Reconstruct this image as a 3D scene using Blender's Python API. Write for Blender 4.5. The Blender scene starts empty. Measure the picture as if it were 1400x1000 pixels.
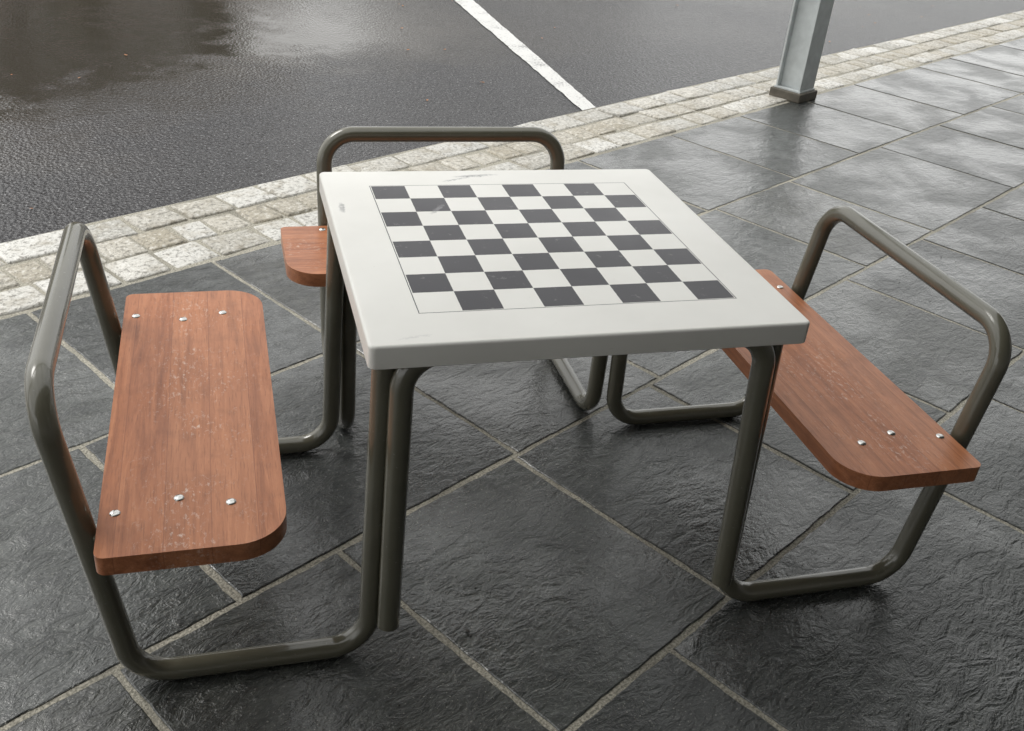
import bpy, bmesh, math, random
from mathutils import Vector, Matrix
random.seed(7)
sc=bpy.context.scene
PHI=0.5367
CU,SU=math.cos(PHI),math.sin(PHI)
def uv(u,v,z=0.0): return Vector((u*CU-v*SU,u*SU+v*CU,z))
MUV=Matrix.Rotation(PHI,4,'Z')
# ---------------------------------------------------------------- helpers
def link(ob,parent=None):
    sc.collection.objects.link(ob)
    if parent: ob.parent=parent
    return ob
def obj(name,bm,mat,parent=None,smooth=True,angle=40):
    me=bpy.data.meshes.new(name); bmesh.ops.recalc_face_normals(bm,faces=bm.faces[:]); bm.to_mesh(me); bm.free()
    for m in (mat if isinstance(mat,(list,tuple)) else [mat]): me.materials.append(m)
    if smooth:
        me.polygons.foreach_set('use_smooth',[True]*len(me.polygons))
        me.set_sharp_from_angle(angle=math.radians(angle))
    return link(bpy.data.objects.new(name,me),parent)
def empty(name,M=None):
    e=bpy.data.objects.new(name,None); sc.collection.objects.link(e); e.empty_display_size=0.1
    if M is not None: e.matrix_world=M
    return e
def fillet(pts,rad,n=10):
    out=[Vector(pts[0])]
    for i in range(1,len(pts)-1):
        P=Vector(pts[i]);a=(Vector(pts[i-1])-P).normalized();b=(Vector(pts[i+1])-P).normalized()
        R=rad[i-1] if isinstance(rad,(list,tuple)) else rad
        th=a.angle(b); d=R/math.tan(th/2); C=P+(a+b).normalized()*(R/math.sin(th/2))
        s=P+a*d-C; e=P+b*d-C; tot=s.angle(e)
        ax=s.cross(e).normalized()
        for k in range(n+1):
            out.append(C+Matrix.Rotation(tot*k/n,3,ax)@s)
    out.append(Vector(pts[-1])); return out
def sweep(bm,path,r,seg=28):
    rings=[];t=(path[1]-path[0]).normalized()
    nrm=t.orthogonal().normalized()
    for i,P in enumerate(path):
        if i==0: tt=(path[1]-path[0]).normalized()
        elif i==len(path)-1: tt=(path[-1]-path[-2]).normalized()
        else: tt=((path[i+1]-P).normalized()+(P-path[i-1]).normalized()).normalized()
        q=t.rotation_difference(tt); nrm=(q@nrm).normalized(); nrm=(nrm-tt*nrm.dot(tt)).normalized(); t=tt
        b=tt.cross(nrm)
        rings.append([bm.verts.new(P+(nrm*math.cos(2*math.pi*k/seg)+b*math.sin(2*math.pi*k/seg))*r) for k in range(seg)])
    for A,B in zip(rings,rings[1:]):
        for k in range(seg): bm.faces.new((A[k],A[(k+1)%seg],B[(k+1)%seg],B[k]))
    bm.faces.new(rings[0]); bm.faces.new(rings[-1])
def box(bm,x0,x1,y0,y1,z0,z1,bev=0.0,M=None,segs=2):
    vs=[bm.verts.new((x,y,z)) for z in (z0,z1) for x,y in ((x0,y0),(x1,y0),(x1,y1),(x0,y1))]
    fs=[(0,3,2,1),(4,5,6,7),(0,1,5,4),(1,2,6,5),(2,3,7,6),(3,0,4,7)]
    F=[bm.faces.new([vs[i] for i in f]) for f in fs]
    if bev>0:
        es=list({e for f in F for e in f.edges})
        r=bmesh.ops.bevel(bm,geom=es,offset=bev,segments=segs,affect='EDGES',profile=0.5)
        vs=list({v for f in r['faces'] for v in f.verts}|{v for v in vs if v.is_valid})
    if M is not None:
        for v in vs: v.co=M@v.co
    return vs
def outline(corners,n=10):
    out=[]
    N=len(corners)
    for i,(x,y,R) in enumerate(corners):
        P=Vector((x,y,0));A=Vector(corners[i-1][:2]+(0,));B=Vector(corners[(i+1)%N][:2]+(0,))
        a=(A-P).normalized();b=(B-P).normalized();th=a.angle(b);d=R/math.tan(th/2);C=P+(a+b).normalized()*(R/math.sin(th/2))
        s=P+a*d-C;e=P+b*d-C;tot=s.angle(e);ax=s.cross(e).normalized()
        for k in range(n+1): out.append(C+Matrix.Rotation(tot*k/n,3,ax)@s)
    return out
def slabpts(bm,pts,z0,z1,bev,segs=4,both=True):
    top=bm.faces.new([bm.verts.new((p[0],p[1],z1)) for p in pts])
    bot=bm.faces.new([bm.verts.new((p[0],p[1],z0)) for p in reversed(pts)])
    tv=list(top.verts);bv=list(reversed(list(bot.verts)));k=len(tv)
    for i in range(k): bm.faces.new((tv[i],bv[i],bv[(i+1)%k],tv[(i+1)%k]))
    es=list(set(top.edges)|(set(bot.edges) if both else set()))
    bmesh.ops.bevel(bm,geom=es,offset=bev,segments=segs,affect='EDGES',profile=0.5,clamp_overlap=True)
def slab(bm,corners,z0,z1,bev,n=10,segs=4): slabpts(bm,outline(corners,n),z0,z1,bev,segs)
# ---------------------------------------------------------------- node helper
class N:
    def __init__(s,name):
        s.m=bpy.data.materials.new(name);s.m.use_nodes=True;s.t=s.m.node_tree;s.b=s.t.nodes['Principled BSDF'];s.out=s.t.nodes['Material Output']
    def n(s,typ,**k):
        x=s.t.nodes.new(typ)
        for a,b in k.items(): setattr(x,a,b)
        return x
    def l(s,a,b): s.t.links.new(a,b)
    def set(s,inp,val):
        if hasattr(val,'is_output'): s.l(val,inp)
        else: inp.default_value=val
    def math(s,op,a,b=None,c=None,clamp=False):
        x=s.n('ShaderNodeMath',operation=op);x.use_clamp=clamp
        s.set(x.inputs[0],a)
        if b is not None:s.set(x.inputs[1],b)
        if c is not None:s.set(x.inputs[2],c)
        return x.outputs[0]
    def mix(s,f,a,b,bt='MIX'):
        x=s.n('ShaderNodeMix',data_type='RGBA',blend_type=bt);s.set(x.inputs[0],f);s.set(x.inputs[6],a);s.set(x.inputs[7],b);return x.outputs[2]
    def coord(s,which='Object'):
        return s.n('ShaderNodeTexCoord').outputs[which]
    def mapped(s,vec,scale=(1,1,1),rot=(0,0,0),loc=(0,0,0)):
        m=s.n('ShaderNodeMapping');s.l(vec,m.inputs[0]);m.inputs['Scale'].default_value=scale;m.inputs['Rotation'].default_value=rot;m.inputs['Location'].default_value=loc
        return m.outputs[0]
    def noise(s,vec,scale,detail=3,rough=.5,dist=0):
        x=s.n('ShaderNodeTexNoise');s.l(vec,x.inputs['Vector']);x.inputs['Scale'].default_value=scale;x.inputs['Detail'].default_value=detail
        x.inputs['Roughness'].default_value=rough;x.inputs['Distortion'].default_value=dist;return x.outputs[0]
    def vor(s,vec,scale,feature='F1',out='Distance',rnd=1.0):
        x=s.n('ShaderNodeTexVoronoi',feature=feature);s.l(vec,x.inputs['Vector']);x.inputs['Scale'].default_value=scale;x.inputs['Randomness'].default_value=rnd;return x.outputs[out]
    def ramp(s,f,stops):
        x=s.n('ShaderNodeValToRGB');s.l(f,x.inputs[0]);e=x.color_ramp.elements
        while len(e)<len(stops): e.new(.5)
        for q,(p,c) in zip(e,stops):
            q.position=p;q.color=(c,c,c,1) if not isinstance(c,tuple) else (c+(1,))
        return x.outputs[0]
    def mr(s,v,a,b,c,d):
        x=s.n('ShaderNodeMapRange');s.l(v,x.inputs[0])
        for i,q in enumerate((a,b,c,d)): x.inputs[1+i].default_value=q
        return x.outputs[0]
    def bump(s,h,strength=.5,dist=.01,nrm=None):
        x=s.n('ShaderNodeBump');s.l(h,x.inputs['Height']);s.set(x.inputs['Strength'],strength);x.inputs['Distance'].default_value=dist
        if nrm is not None:s.l(nrm,x.inputs['Normal'])
        return x.outputs[0]
    def fin(s,col=None,rough=None,nrm=None,metal=None,spec=None,coat=None,coatr=None,coatn=None):
        B=s.b.inputs
        if col is not None:s.set(B['Base Color'],col if hasattr(col,'is_output') else tuple(col)+(1,))
        if rough is not None:s.set(B['Roughness'],rough)
        if nrm is not None:s.l(nrm,B['Normal'])
        if metal is not None:B['Metallic'].default_value=metal
        if spec is not None:s.set(B['Specular IOR Level'],spec)
        if coat is not None:s.set(B['Coat Weight'],coat)
        if coatr is not None:s.set(B['Coat Roughness'],coatr)
        if coatn is not None:s.l(coatn,B['Coat Normal'])
        return s.m
def attr(n,name):
    a=n.n('ShaderNodeAttribute');a.attribute_name=name;return a
def m_slate():
    n=N('slate_wet');a=attr(n,'rnd')
    sp=n.n('ShaderNodeSeparateColor');n.l(a.outputs['Color'],sp.inputs[0])
    off=n.n('ShaderNodeVectorMath',operation='MULTIPLY_ADD');n.l(a.outputs['Color'],off.inputs[0]);off.inputs[1].default_value=(37,53,0);n.l(n.coord(),off.inputs[2])
    v=off.outputs[0]
    vs=n.mapped(v,(1,1.8,1),(0,0,.5))
    mid=n.noise(vs,14,4,.62,.9)
    fine=n.noise(vs,75,3,.65,.3)
    big=n.noise(v,2.2,3,.6,.3)
    stepn=n.ramp(mid,[(.41,0.0),(.44,.5),(.53,.55),(.56,1.0)])
    h=n.math('ADD',n.math('MULTIPLY',mid,.9),n.math('MULTIPLY',fine,.30))
    h=n.math('ADD',h,n.math('MULTIPLY',stepn,.10))
    base=n.mix(sp.outputs[0],(.036,.040,.039,1),(.066,.072,.067,1))
    base=n.mix(n.mr(sp.outputs[1],.72,.95,0,.45),base,(.070,.068,.055,1))
    base=n.mix(n.mr(mid,.34,.66,.0,.7),base,(.015,.017,.018,1))
    base=n.mix(n.mr(fine,.55,.70,0,.5),base,(.15,.155,.14,1))
    base=n.mix(n.mr(n.noise(v,180,1,.5),.68,.73,0,.5),base,(.34,.33,.29,1))
    r=n.math('ADD',n.mr(big,.35,.65,.16,.30),n.math('MULTIPLY',fine,.08))
    wet=n.mr(big,.40,.58,1.0,.35)
    return n.fin(base,r,n.bump(h,.95,.009),spec=.5,coat=wet,coatr=.05,coatn=n.bump(h,.55,.0045))
def m_grout():
    n=N('sand_grout');v=n.coord()
    f=n.noise(v,170,3,.6);g=n.noise(v,3,2,.5)
    c=n.mix(n.mr(f,.38,.62,0,1),(.19,.18,.145,1),(.52,.49,.41,1))
    c=n.mix(n.mr(g,.32,.52,.45,0),c,(.12,.115,.095,1))
    return n.fin(c,.8,n.bump(f,.8,.004))
def m_granite():
    n=N('granite_setts');a=attr(n,'rnd');sp=n.n('ShaderNodeSeparateColor');n.l(a.outputs['Color'],sp.inputs[0]);v=n.coord()
    c=n.mix(sp.outputs[0],(.45,.438,.40,1),(.70,.69,.65,1))
    c=n.mix(n.math('MULTIPLY',sp.outputs[1],.70),c,(.36,.31,.215,1))
    s1=n.noise(v,55,3,.8);g=n.noise(v,10,4,.7)
    c=n.mix(n.mr(s1,.52,.62,0,.75),c,(.15,.14,.12,1))
    c=n.mix(n.mr(s1,.46,.36,0,.6),c,(.80,.79,.75,1))
    c=n.mix(n.mr(g,.50,.72,0,.6),c,(.25,.21,.14,1))
    h=n.math('ADD',g,n.math('MULTIPLY',s1,.5))
    return n.fin(c,n.mr(g,.3,.7,.25,.55),n.bump(h,.9,.014),spec=.5)
def m_asphalt():
    n=N('asphalt_wet');v=n.coord('Object')
    ag=n.vor(v,62);ag2=n.noise(v,75,2,.8);big=n.noise(v,.45,4,.6,.3);med=n.noise(v,3.2,4,.65)
    c=n.mix(n.mr(big,.35,.65,0,1),(.026,.026,.030,1),(.046,.045,.047,1))
    c=n.mix(n.mr(ag2,.58,.68,0,.9),c,(.30,.30,.305,1))
    c=n.mix(n.mr(ag,.0,.25,.4,0),c,(.012,.012,.014,1))
    sx=n.n('ShaderNodeSeparateXYZ');n.l(v,sx.inputs[0])
    e=n.math('ADD',sx.outputs[1],n.math('ADD',n.math('MULTIPLY',n.math('SUBTRACT',big,.5),2.2),n.math('MULTIPLY',n.math('SUBTRACT',med,.5),1.2)))
    far=n.mr(e,2.9,4.0,0,1)
    lef=n.mr(n.math('ADD',sx.outputs[0],n.math('MULTIPLY',med,1.5)),3.4,5.2,1,.15)
    pud=n.math('MULTIPLY',far,lef)
    far2=n.math('MULTIPLY',n.mr(e,5.0,6.0,0,1),n.mr(sx.outputs[0],5.5,7.5,0,1))
    pud=n.math('MAXIMUM',pud,far2)
    pud=n.math('MULTIPLY',pud,n.mr(med,.3,.55,.85,1))
    c=n.mix(n.math('MULTIPLY',pud,.85),c,(.056,.047,.036,1))
    r=n.mix(pud,(.25,.25,.25,1),(.08,.08,.08,1))
    h=n.math('ADD',ag,n.math('MULTIPLY',ag2,.8))
    return n.fin(c,r,n.bump(h,n.mr(pud,0,1,1.0,.06),.010),spec=n.mr(pud,0,1,.5,.42))
def m_paint():
    n=N('road_paint');v=n.coord()
    f=n.noise(v,60,4,.7);g=n.noise(v,5,3,.6)
    w=n.mr(n.math('ADD',f,n.math('MULTIPLY',g,.6)),.84,.98,0,.8)
    c=n.mix(w,(.66,.66,.64,1),(.10,.10,.10,1))
    return n.fin(c,.45,n.bump(f,.6,.003))
def m_tube():
    n=N('tube_enamel_olive_grey');v=n.coord()
    g=n.noise(v,6,3,.6);d=n.noise(v,150,2,.6)
    c=n.mix(n.mr(g,.35,.7,0,1),(.100,.095,.068,1),(.124,.118,.086,1))
    c=n.mix(n.mr(d,.68,.74,0,.35),c,(.25,.25,.23,1))
    return n.fin(c,n.mr(g,.3,.7,.20,.27),None,spec=.6,coat=.7,coatr=.05)
def m_wood():
    n=N('hardwood_oiled');v=n.coord()
    s=n.n('ShaderNodeSeparateXYZ');n.l(v,s.inputs[0])
    pl=n.math('DIVIDE',n.math('ADD',s.outputs[0],.03),.0787)
    idx=n.math('FLOOR',pl);fr=n.math('FRACT',pl)
    wn=n.n('ShaderNodeTexWhiteNoise',noise_dimensions='1D')
    oi=n.n('ShaderNodeObjectInfo')
    n.l(n.math('ADD',idx,n.math('MULTIPLY',oi.outputs['Random'],40)),wn.inputs['W'])
    comb=n.n('ShaderNodeCombineXYZ');n.l(s.outputs[0],comb.inputs[0]);n.l(n.math('ADD',n.math('MULTIPLY',s.outputs[1],.07),n.math('MULTIPLY',wn.outputs[0],30)),comb.inputs[1]);n.l(s.outputs[2],comb.inputs[2])
    g=n.noise(comb.outputs[0],48,5,.62,.8);g2=n.noise(comb.outputs[0],300,3,.6,.2)
    col=n.ramp(g,[(.28,(.23,.078,.034)),(.5,(.385,.142,.063)),(.72,(.52,.215,.102))])
    col=n.mix(n.math('MULTIPLY',wn.outputs[0],.35),col,(.52,.23,.115,1))
    col=n.mix(n.mr(g2,.54,.72,0,.55),col,(.16,.055,.025,1))
    sc1=n.noise(n.mapped(v,(1,.5,1)),110,5,.8,.3);sc2=n.noise(v,7,3,.6)
    cen=n.mr(n.math('ABSOLUTE',n.math('SUBTRACT',s.outputs[0],.15)),.02,.14,1,.10)
    scf=n.math('MULTIPLY',n.mr(sc1,.54,.66,0,.8),n.math('MULTIPLY',cen,n.mr(sc2,.42,.60,.0,1)))
    col=n.mix(scf,col,(.66,.53,.45,1))
    stain=n.mr(n.noise(v,11,4,.65),.52,.70,0,.32)
    col=n.mix(stain,col,(.20,.07,.033,1))
    seam=n.math('LESS_THAN',n.math('ABSOLUTE',n.math('SUBTRACT',fr,.5)),.491)
    col=n.mix(n.math('MULTIPLY',n.math('SUBTRACT',1,seam),.5),col,(.18,.06,.03,1))
    return n.fin(col,n.mr(sc2,.3,.7,.28,.44),n.bump(n.math('ADD',g,n.math('MULTIPLY',g2,.5)),.3,.0015),spec=.42)
CB=.3055;CBO=.006
def m_top():
    n=N('tabletop_laminate_chessboard');v=n.coord()
    s=n.n('ShaderNodeSeparateXYZ');n.l(v,s.inputs[0]);x=s.outputs[0];y=n.math('SUBTRACT',s.outputs[1],CBO);z=s.outputs[2]
    d=n.noise(v,90,3,.7)
    wob=n.math('MULTIPLY',n.math('SUBTRACT',d,.5),.0012)
    xx=n.math('ADD',x,wob);yy=n.math('ADD',y,wob)
    cx=n.math('FLOOR',n.math('DIVIDE',n.math('ADD',xx,CB),CB/4));cy=n.math('FLOOR',n.math('DIVIDE',n.math('ADD',yy,CB),CB/4))
    par=n.math('MODULO',n.math('ADD',n.math('ADD',cx,cy),100),2)
    mx=n.math('MAXIMUM',n.math('ABSOLUTE',xx),n.math('ABSOLUTE',yy))
    ins=n.math('LESS_THAN',mx,CB)
    ln=n.math('MULTIPLY',n.math('GREATER_THAN',mx,CB+.0018),n.math('LESS_THAN',mx,CB+.0036))
    up=n.math('GREATER_THAN',z,-.004)
    ink=n.math('MULTIPLY',n.math('MAXIMUM',n.math('MULTIPLY',par,ins),ln),up)
    wear=n.mr(n.noise(v,38,6,.75),.60,.80,0,.35)
    ink=n.math('MULTIPLY',ink,n.math('SUBTRACT',1,wear))
    g=n.noise(v,3,4,.6)
    w=n.mix(n.mr(g,.35,.7,0,1),(.83,.82,.78,1),(.765,.755,.715,1))
    scr=n.mr(n.noise(n.mapped(v,(1,.2,1),(0,0,.9)),130,4,.7),.67,.78,0,.25)
    w=n.mix(scr,w,(.42,.41,.39,1))
    w=n.mix(n.mr(d,.70,.75,0,.35),w,(.3,.28,.25,1))
    col=n.mix(ink,w,(.026,.024,.032,1))
    for (mxp,myp,an,hl,hw,k) in [(-.180,.172,.95,.030,.006,.9),(-.385,.19,1.55,.026,.006,.8),(-.05,.372,.12,.050,.007,.9),(-.10,.350,.35,.035,.004,.7),(-.33,-.385,.2,.03,.003,.25)]:
        dx=n.math('SUBTRACT',x,mxp);dy=n.math('SUBTRACT',s.outputs[1],myp)
        a=n.math('ADD',n.math('MULTIPLY',dx,math.cos(an)),n.math('MULTIPLY',dy,math.sin(an)))
        b=n.math('SUBTRACT',n.math('MULTIPLY',dy,math.cos(an)),n.math('MULTIPLY',dx,math.sin(an)))
        b=n.math('ADD',b,n.math('MULTIPLY',n.math('SUBTRACT',d,.5),.02))
        e=n.math('ADD',n.math('POWER',n.math('ABSOLUTE',n.math('DIVIDE',a,hl)),2),n.math('POWER',n.math('ABSOLUTE',n.math('DIVIDE',b,hw)),2))
        f=n.math('MULTIPLY',n.mr(e,.2,1.5,k,0),n.math('MULTIPLY',up,n.mr(d,.35,.6,.3,1)))
        col=n.mix(f,col,(.20,.20,.21,1))
    return n.fin(col,n.mr(g,.3,.7,.30,.42),None,spec=.5)
def simple(name,col,rough=.5,metal=0,var=.15,scale=8,bump=0):
    n=N(name);v=n.coord();g=n.noise(v,scale,3,.6)
    c=n.mix(n.mr(g,.3,.7,0,1),tuple(x*(1-var) for x in col)+(1,),tuple(min(1,x*(1+var)) for x in col)+(1,))
    return n.fin(c,rough,n.bump(n.noise(v,scale*8,2,.6),bump,.005) if bump else None,metal=metal)
SLATE=m_slate();GROUT=m_grout();GRAN=m_granite();ASPH=m_asphalt();PAINT=m_paint();TUBE=m_tube();WOOD=m_wood();TOP=m_top()
STEEL=simple('stainless_bolt',(.62,.62,.60),.22,1,.1,60)
GALV=simple('galvanised_paint',(.52,.55,.55),.42,.0,.12,12,.1)
FOOT=simple('post_footing_concrete',(.10,.088,.068),.6,0,.3,20,.6)
SOF=simple('canopy_soffit',(.34,.33,.31),.7,0,.1,2)
PLAST=simple('wall_render',(.36,.34,.31),.8,0,.12,3)
GLASS=simple('dark_glass',(.02,.025,.03),.08,0,.1,2)
FRAME=simple('window_frame',(.5,.5,.5),.5,0,.05,4)
SOIL=simple('ground_soil',(.07,.075,.05),.9,0,.3,.5)
n=N('polycarbonate_sheet');n.t.nodes.remove(n.b)  # light-passing sheet for the unseen roof, transmission raised to brighten the table
tr=n.n('ShaderNodeBsdfTranslucent');tr.inputs[0].default_value=(.86,.87,.87,1);tp=n.n('ShaderNodeBsdfTransparent');tp.inputs[0].default_value=(.86,.87,.87,1)
mxs=n.n('ShaderNodeMixShader');mxs.inputs[0].default_value=.55;n.l(tp.outputs[0],mxs.inputs[1]);n.l(tr.outputs[0],mxs.inputs[2]);n.l(mxs.outputs[0],n.out.inputs[0]);POLY=n.m
# ---------------------------------------------------------------- ground
bm=bmesh.new();bmesh.ops.create_grid(bm,x_segments=1,y_segments=1,size=300)
g=obj('ground',bm,SOIL,smooth=False);g.location.z=-.05
def sheet(name,u0,u1,v0,v1,z,mat):
    bm=bmesh.new();vs=[bm.verts.new((u,v,0)) for u,v in ((u0,v0),(u1,v0),(u1,v1),(u0,v1))];bm.faces.new(vs)
    o=obj(name,bm,mat,smooth=False);o.matrix_world=Matrix.Translation((0,0,z))@MUV;return o
sheet('asphalt_road',-40,60,2.235,45,-.012,ASPH)
sheet('paving_bed',-12,24,-5.5,2.235,-.0035,GROUT)
bm=bmesh.new()
L0=Vector((2.89,2.25));L1=Vector((4.28,4.79));R0=Vector((3.01,2.25));R1=Vector((4.43,4.73))
def ext(a,b,t): return a+(b-a)*t
nn=220;prev=None;wa=wb=0
for i in range(nn+1):
    wa=wa*.6+random.uniform(-.0035,.0035);wb=wb*.6+random.uniform(-.0035,.0035)
    t=i/nn*2.4;a=ext(L0,L1,t)+Vector((wa,0));b=ext(R0,R1,t)+Vector((wb,0))
    cur=(bm.verts.new((a.x,a.y,0)),bm.verts.new((b.x,b.y,0)))
    if prev: bm.faces.new((prev[0],prev[1],cur[1],cur[0]))
    prev=cur
o=obj('road_marking_line',bm,PAINT,smooth=False);o.matrix_world=Matrix.Translation((0,0,-.008))@MUV
def tagcol(me_obj,cols):
    me=me_obj.data;ca=me.attributes.new('rnd','FLOAT_COLOR','POINT')
    ca.data.foreach_set('color',[x for c in cols for x in c])
vb=[-5.42,-4.72,-4.02,-3.32,-2.62,-1.92,-1.22,-.52,.18,.92,1.69]
known={(-1.22):[-1.9,-1.2,-.64,-.04,1.0,1.62,2.4,3.3],(-.52):[-1.5,-.93,-.385,.20,.80,1.42,2.06,2.74,3.4,4.1],(.18):[-2.0,-1.3,-.64,.22,.86,1.5,2.25,2.88,3.84,4.6],(.92):[-1.75,-1.1,-.44,.21,.82,1.45,2.2,2.95,3.62,4.3,5.0]}
V=[];F=[];cols=[]
for r in range(len(vb)-1):
    v0,v1=vb[r],vb[r+1];k=known.get(v0)
    if k: us=list(k)
    else:
        us=[-2+random.uniform(-.2,.2)]
        while us[-1]<4: us.append(us[-1]+random.choice([.52,.6,.66,.8,1.0]))
    while us[-1]<22: us.append(us[-1]+random.choice([.55,.62,.68,.8,.98]))
    while us[0]>-11: us.insert(0,us[0]-random.choice([.55,.62,.68,.8,.98]))
    for a,b in zip(us,us[1:]):
        ga,gb,gc,gd=[random.uniform(.0055,.009) for _ in range(4)];dz=random.uniform(-.0006,.0006)
        x0,x1,y0,y1=a+ga,b-gb,v0+gc,v1-gd
        near=(-3<a<7 and v0>-2)
        st=.016 if near else .3
        pts=[]
        cs=[(x0,y0),(x1,y0),(x1,y1),(x0,y1)]
        for q in range(4):
            A=cs[q];B=cs[(q+1)%4];L=math.hypot(B[0]-A[0],B[1]-A[1]);m=max(1,int(L/st));wk=0
            for i in range(m):
                t=i/m;amp=.0016 if near else 0
                wk=wk*.75+random.uniform(-amp,amp)
                nx,ny=(B[1]-A[1])/L,-(B[0]-A[0])/L
                pts.append((A[0]+(B[0]-A[0])*t+nx*wk,A[1]+(B[1]-A[1])*t+ny*wk))
        cx,cy=(x0+x1)/2,(y0+y1)/2;hx,hy=(x1-x0)/2,(y1-y0)/2
        k0=len(V);m=len(pts);tx,ty=random.uniform(-.002,.002),random.uniform(-.002,.002)
        for ring,(ins,z) in enumerate(((.0035,dz),(0.0008,dz-.0016),(0,-.012))):
            for p in pts:
                V.append((cx+(p[0]-cx)*(1-ins/hx),cy+(p[1]-cy)*(1-ins/hy),z+(p[0]-cx)*tx+(p[1]-cy)*ty))
        F.append(list(range(k0,k0+m)))
        for ring in range(2):
            o1=k0+ring*m;o2=o1+m
            for i in range(m): F.append([o1+i,o2+i,o2+(i+1)%m,o1+(i+1)%m])
        c=(random.random(),random.random(),random.random(),1);cols+=[c]*(3*m)
me=bpy.data.meshes.new('slate_pavement');me.from_pydata(V,[],F);me.materials.append(SLATE)
o=bpy.data.objects.new('slate_pavement',me);sc.collection.objects.link(o);o.matrix_world=MUV;tagcol(o,cols)
# granite setts
bm=bmesh.new();cols=[]
rows=[(1.70,1.875,(.16,.26),.2),(1.875,2.045,(.12,.19),.85),(2.045,2.225,(.18,.30),.2)]
for (v0,v1,(l0,l1),yel) in rows:
    u=-9.0
    while u<22:
        l=random.uniform(l0,l1);g=random.uniform(.004,.009)
        n0=len(bm.verts);j=lambda s=.006:random.uniform(-s,s)
        vs=box(bm,u+g,u+l-g,v0+g+j(),v1-g+j(),-.05,random.uniform(-.001,.006),.011,segs=3)
        cx=u+l/2;cy=(v0+v1)/2;ra=random.uniform(-.05,.05)
        tx,ty=random.uniform(-.035,.035),random.uniform(-.035,.035);sk=random.uniform(-.08,.08);tp=random.uniform(-.5,.5)
        for v in vs:
            x,y=v.co.x-cx,v.co.y-cy
            xx=x*(1+tp*y)+sk*y
            v.co.x=cx+xx-ra*y+random.uniform(-.0026,.0026);v.co.y=cy+y+ra*x+random.uniform(-.0026,.0026)
            if v.co.z>-.02: v.co.z+=x*tx+y*ty+random.uniform(-.001,.001)
        c=(random.random(),min(1,max(0,random.gauss(yel,.3))),random.random(),1)
        cols+=[c]*(len(bm.verts)-n0);u+=l
me=bpy.data.meshes.new('granite_sett_edging');bm.to_mesh(me);bm.free();me.materials.append(GRAN)
me.polygons.foreach_set('use_smooth',[True]*len(me.polygons))
o=bpy.data.objects.new('granite_sett_edging',me);sc.collection.objects.link(o);o.matrix_world=MUV
tagcol(o,cols[:len(me.vertices)])
# ---------------------------------------------------------------- chess table
H=.75;T=.045;S=.4119;TR=.022
tab=empty('chess_table')
bm=bmesh.new()
def ring(off,z,R): return [bm.verts.new((p.x,p.y,z)) for p in outline([(-S+off,-S+off,R),(S-off,-S+off,R),(S-off,S-off,R),(-S+off,S-off,R)],8)]
R0_=.013;rr=.006
prof=[(rr+.0,0.0,R0_-.005)]+[(rr-rr*math.sin(a),-rr+rr*math.cos(a),R0_-.005*(1-math.sin(a))) for a in [math.radians(x) for x in (15,30,45,60,75,90)]]+[(0,-T+.002,R0_),(.002,-T,R0_),(.009,-T,.006),(.009,-.012,.006)]
rs=[ring(*q) for q in prof]
for A,B in zip(rs,rs[1:]):
    k=len(A)
    for i in range(k): bm.faces.new((A[i],B[i],B[(i+1)%k],A[(i+1)%k]))
bm.faces.new(rs[0]);bm.faces.new(rs[-1])
o=obj('tabletop',bm,TOP,tab,angle=35);o.location=(0,0,H)
zt=H-.0125-TR
FX,FY,FZ=.4008,.3596,.109
bm=bmesh.new()
path=fillet([(-FY-.004,-FX,FZ),(-FY+.012,-.378,zt),(FY-.012,-.378,zt),(FY+.004,-FX,FZ)],.075,12)
sweep(bm,path,TR);obj('front_leg_frame',bm,TUBE,tab,angle=50)
bm=bmesh.new()
for y in (-.12,.12): box(bm,-.38,.38,y-.02,y+.02,H-.023,H-.0125,.001)
obj('underside_brackets',bm,TUBE,tab,angle=30)
# ---------------------------------------------------------------- benches (local: seat on +X)
def bench(rot,lx=.3965,lt=.374,ly=.36,lyt=.352,gx=.846,rx=.9347,zr=.6646,xi=.5524,xo=.8671,ys=.4791):
    root=empty('bench',Matrix.Rotation(rot,4,'Z'))
    zs=.4194;th=.037
    bm=bmesh.new()
    p=fillet([(lt,-lyt,H-.013),(lx,-ly,TR),(gx,-ly,TR),(rx,-ly,zr),(rx,ly,zr),(gx,ly,TR),(lx,ly,TR),(lt,lyt,H-.013)],[.085,.085,.085,.085,.085,.085],12)
    sweep(bm,p,TR);obj('tube_frame',bm,TUBE,root,angle=50)
    bm=bmesh.new()
    slab(bm,[(xi,-ys,.085),(xo,-ys,.018),(xo,ys,.018),(xi,ys,.085)],zs-th,zs,.006,n=14,segs=4)
    bmesh.ops.translate(bm,verts=bm.verts[:],vec=(-xi,0,-zs))
    o=obj('seat',bm,WOOD,root);o.location=(xi,0,zs)
    bm=bmesh.new()
    for s in (-1,1):
        box(bm,xi+.055,xo+.012,s*ly-.02,s*ly+.02,zs-th-.008,zs-th-.001,.001)
    obj('seat_brackets',bm,TUBE,root,angle=30)
    bm=bmesh.new()
    for s in (-1,1):
        for x,y in ((.840,.364),(.735,.337),(.646,.362)):
            m=Matrix.Translation((x,s*y,zs))@Matrix.Diagonal((1,1,.45,1))
            bmesh.ops.create_uvsphere(bm,u_segments=20,v_segments=12,radius=.0095,matrix=m)
    obj('bolts',bm,STEEL,root)
    return root
bench(math.pi);bench(0);bench(math.pi/2,ly=.348,lyt=.345,rx=.940)
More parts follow.
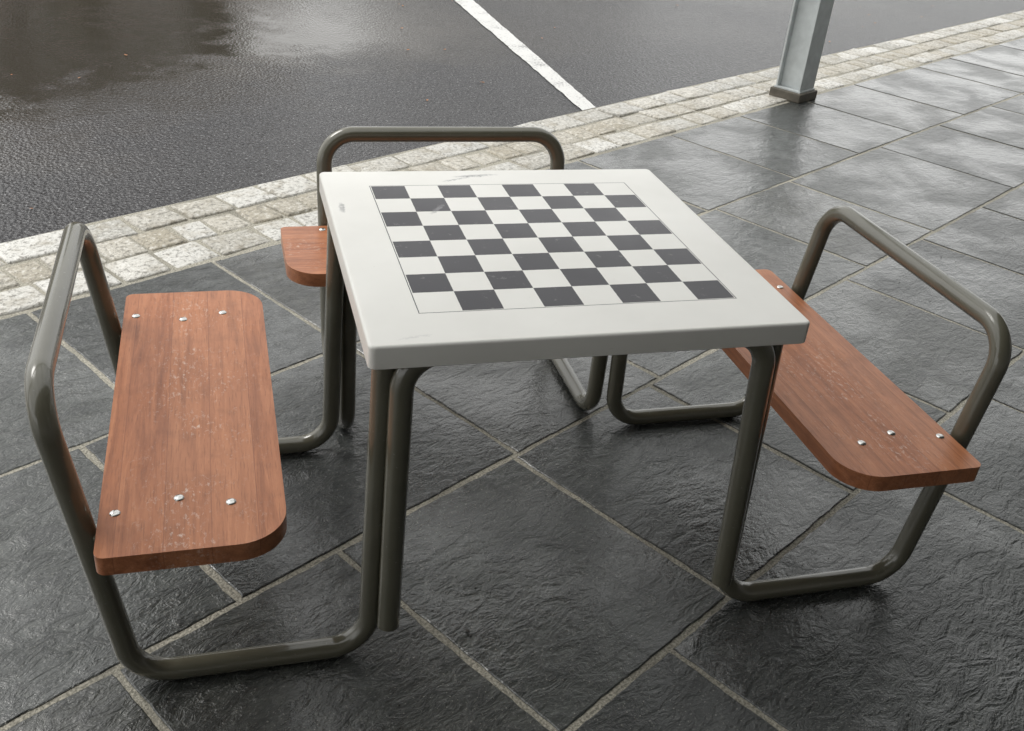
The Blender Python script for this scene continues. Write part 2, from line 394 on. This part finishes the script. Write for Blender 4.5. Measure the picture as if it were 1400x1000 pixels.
# ---------------------------------------------------------------- canopy and posts
can=empty('canopy',MUV.copy())
def part(name,mat,parent,boxes,bev=0):
    bm=bmesh.new()
    for b in boxes: box(bm,*b,bev)
    return obj(name,bm,mat,parent,smooth=False)
CZ=2.95
bm=bmesh.new();bm.faces.new([bm.verts.new((u,v,CZ+.15)) for u,v in ((-11,-.70),(20,-.70),(20,2.15),(-11,2.15))])
obj('unseen_translucent_roofing',bm,POLY,can,smooth=False)  # unseen roof part, made translucent so daylight reaches table and benches
part('unseen_shade_deck',SOF,can,[(-11,20,-3.6,-.705,CZ+.14,CZ+.24)])  # unseen opaque rear part, added to shade the near right paving
part('fascia_beam',GALV,can,[(-11,20,1.66,1.84,CZ,CZ+.138)])
part('rafters',GALV,can,[(u-.03,u+.03,-3.6,1.655,CZ+.01,CZ+.137) for u in [-10+1.5*i for i in range(20)]])
def post(u,v):
    root=empty('canopy_post',Matrix.Translation(uv(u,v))@MUV)
    w=.085
    part('footing',FOOT,root,[(-w-.022,w+.022,-w-.022,w+.022,.0,.055)],.006)
    part('base_plate',GALV,root,[(-w-.006,w+.006,-w-.006,w+.006,.0555,.066)],.001)
    t=.012
    part('steel_column',GALV,root,[(-w,w,-w,-w+t,.0665,CZ-.002),(-w,w,w-t,w,.0665,CZ-.002),(-.05,-.04,-w+t+.0005,w-t-.0005,.0665,CZ-.002)],.002)
for u in (-2.9,4.30,11.5): post(u,1.735)
# ---------------------------------------------------------------- buildings
ROOF=simple('roof_tiles',(.09,.075,.07),.6,0,.3,6)
DARK=simple('timber_cladding',(.12,.10,.08),.8,0,.2,4)
BRK=simple('facade_brick',(.24,.16,.12),.8,0,.2,5)
def building(name,M,w,h,d,fl,cols,winw,winh,wallm):
    root=empty(name,M)
    part('walls',wallm,root,[(-w/2,w/2,0,d,0,h)])
    bm=bmesh.new()
    rh=min(2.6,d*.35);P=[(-w/2-.3,-.4,h+.002),(w/2+.3,-.4,h+.002),(w/2+.3,d+.4,h+.002),(-w/2-.3,d+.4,h+.002),(-w/2-.3,d/2,h+rh),(w/2+.3,d/2,h+rh)]
    q=[bm.verts.new(p) for p in P]
    for f in ((0,1,5,4),(2,3,4,5),(0,4,3),(1,2,5),(0,3,2,1)): bm.faces.new([q[i] for i in f])
    obj('roof',bm,ROOF,root,smooth=False)
    wf=[];wg=[]
    for f in range(fl):
        for c in range(cols):
            x=-w/2+w*(c+.5)/cols;z=h*(f+.55)/fl
            wf+=[(x-winw/2-.08,x-winw/2,-.06,-.002,z-winh/2-.08,z+winh/2+.08),(x+winw/2,x+winw/2+.08,-.06,-.002,z-winh/2-.08,z+winh/2+.08),
                 (x-winw/2+.001,x+winw/2-.001,-.06,-.002,z+winh/2,z+winh/2+.08),(x-winw/2+.001,x+winw/2-.001,-.06,-.002,z-winh/2-.08,z-winh/2)]
            wg.append((x-winw/2+.002,x+winw/2-.002,-.02,-.003,z-winh/2+.002,z+winh/2-.002))
    part('window_frames',FRAME,root,wf);part('window_panes',GLASS,root,wg)
building('shop_building',Matrix.Translation(uv(2,-3.65))@MUV@Matrix.Rotation(math.pi,4,'Z'),28,3.05,5,1,9,2.0,1.9,PLAST)
building('timber_house',Matrix.Translation(uv(4,40))@MUV,9,5.0,7,2,4,1.1,1.3,DARK)
building('brick_house',Matrix.Translation(uv(20,38))@MUV,12,5.2,8,2,6,1.1,1.4,BRK)
building('rendered_house',Matrix.Translation(uv(42,36))@MUV,14,5.2,8,2,6,1.2,1.4,PLAST)
BARK=simple('bark',(.07,.055,.04),.9,0,.3,10);FOL=simple('foliage',(.055,.075,.03),.7,0,.4,1.5)
def tree(u,v,h):
    root=empty('deciduous_tree',Matrix.Translation(uv(u,v)))
    bm=bmesh.new();tips=[]
    def limb(a,b,r0,r1):
        d=(b-a);ax=d.orthogonal().normalized();bx=d.cross(ax).normalized()
        A=[bm.verts.new(a+(ax*math.cos(k*1.047)+bx*math.sin(k*1.047))*r0) for k in range(6)]
        B=[bm.verts.new(b+(ax*math.cos(k*1.047)+bx*math.sin(k*1.047))*r1) for k in range(6)]
        for k in range(6): bm.faces.new((A[k],A[(k+1)%6],B[(k+1)%6],B[k]))
    top=Vector((random.uniform(-.2,.2),random.uniform(-.2,.2),h*.75));limb(Vector((0,0,0)),top,.16,.05)
    for i in range(11):
        s=top*random.uniform(.25,.95);a=random.random()*6.28;e=s+Vector((math.cos(a)*h*.10,math.sin(a)*h*.10,h*random.uniform(.05,.15)));limb(s,e,.06,.02);tips.append(e)
    tips.append(top+Vector((0,0,h*.1)));obj('trunk_and_limbs',bm,BARK,root)
    bm=bmesh.new()
    for e in tips:
        for _ in range(190):
            d=Vector((random.gauss(0,1),random.gauss(0,1),random.gauss(0,1.1)))*h*.040+e;s=random.uniform(.08,.16)
            q=Matrix.Rotation(random.random()*6,3,Vector((random.random(),random.random(),random.random())).normalized())
            bm.faces.new([bm.verts.new(d+q@Vector(p)*s) for p in ((-1,0,0),(0,-.6,0),(1,0,0),(0,.6,.1))])
    obj('crown',bm,FOL,root,smooth=False)
for u,v,h in ((4.5,14,7.0),(6.0,15,6.6),(8.6,16.5,5.8)): tree(u,v,h)
# ---------------------------------------------------------------- debris
DEB=simple('dark_grit',(.03,.028,.025),.7,0,.3,60)
LEAF=simple('dead_leaf',(.30,.12,.035),.6,0,.4,30)
bm=bmesh.new()
for (x,y,s) in [(-.183,-.347,.006),(.445,.45,.008),(.458,.44,.010),(.436,.438,.006),(-.18,-.36,.004)]+[(random.uniform(-1.2,2.5),random.uniform(-1,2),random.uniform(.001,.0028)) for _ in range(110)]:
    bmesh.ops.create_icosphere(bm,subdivisions=1,radius=s,matrix=Matrix.Translation((x,y,s*.6))@Matrix.Rotation(random.random()*3,4,'Z')@Matrix.Diagonal((1,random.uniform(.5,.9),.6,1)))
obj('scattered_grit',bm,DEB,smooth=False)
bm=bmesh.new()
for _ in range(120):
    p=uv(random.uniform(-2,12),random.uniform(2.4,9));s=random.uniform(.007,.018);a=random.random()*6.3
    pts=[(1,0,.1),(.35,.4,.3),(-.5,.35,.0),(-1,0,.2),(-.5,-.35,.15),(.3,-.45,.0)]
    c=[bm.verts.new((p.x+s*(q[0]*math.cos(a)-q[1]*math.sin(a)),p.y+s*(q[0]*math.sin(a)+q[1]*math.cos(a)),-.006+s*q[2]*.5)) for q in pts]
    bm.faces.new((c[0],c[1],c[2],c[3]));bm.faces.new((c[0],c[3],c[4],c[5]))
obj('fallen_leaves',bm,LEAF,smooth=False)
# ---------------------------------------------------------------- light
w=bpy.data.worlds.new('World');sc.world=w;w.use_nodes=True;nt=w.node_tree;bg=nt.nodes['Background']
sky=nt.nodes.new('ShaderNodeTexSky');sky.sky_type='NISHITA';sky.sun_disc=False
EL=math.radians(52);azd=uv(-.35,1).normalized()
sky.sun_elevation=EL;sky.sun_rotation=math.atan2(azd.x,azd.y);sky.air_density=1;sky.dust_density=3
hs=nt.nodes.new('ShaderNodeHueSaturation');hs.inputs['Saturation'].default_value=.15;nt.links.new(sky.outputs[0],hs.inputs['Color'])
mx=nt.nodes.new('ShaderNodeMix');mx.data_type='RGBA';mx.inputs[0].default_value=.72;nt.links.new(hs.outputs[0],mx.inputs[6]);mx.inputs[7].default_value=(10.0,10,9.8,1)
nt.links.new(mx.outputs[2],bg.inputs[0]);bg.inputs[1].default_value=.15
sd=bpy.data.lights.new('overcast_sun','SUN');sd.energy=1.5;sd.angle=math.radians(25);sd.color=(1,.97,.93)
so=bpy.data.objects.new('overcast_sun',sd);sc.collection.objects.link(so)
dirv=Vector((azd.x*math.cos(EL),azd.y*math.cos(EL),math.sin(EL)));so.rotation_euler=dirv.to_track_quat('Z','Y').to_euler()
# ---------------------------------------------------------------- camera
f,cx,cy,cz,yaw,pitch,roll=1371.68,-.6226,-1.8363,1.5754,.3117,-.5302,.0986
fw=Vector((math.sin(yaw)*math.cos(pitch),math.cos(yaw)*math.cos(pitch),math.sin(pitch)));rt=Vector((math.cos(yaw),-math.sin(yaw),0));up=rt.cross(fw)
X=rt*math.cos(roll)+up*math.sin(roll);Y=-rt*math.sin(roll)+up*math.cos(roll);Z=-fw
cd=bpy.data.cameras.new('camera');cd.sensor_width=36;cd.lens=f/1400*36;cd.clip_end=1000;cd.clip_start=.05
co=bpy.data.objects.new('camera',cd);sc.collection.objects.link(co)
co.matrix_world=Matrix(((X.x,Y.x,Z.x,cx),(X.y,Y.y,Z.y,cy),(X.z,Y.z,Z.z,cz),(0,0,0,1)))
sc.camera=co
sc.view_settings.view_transform='Standard';sc.view_settings.look='None';sc.view_settings.exposure=0
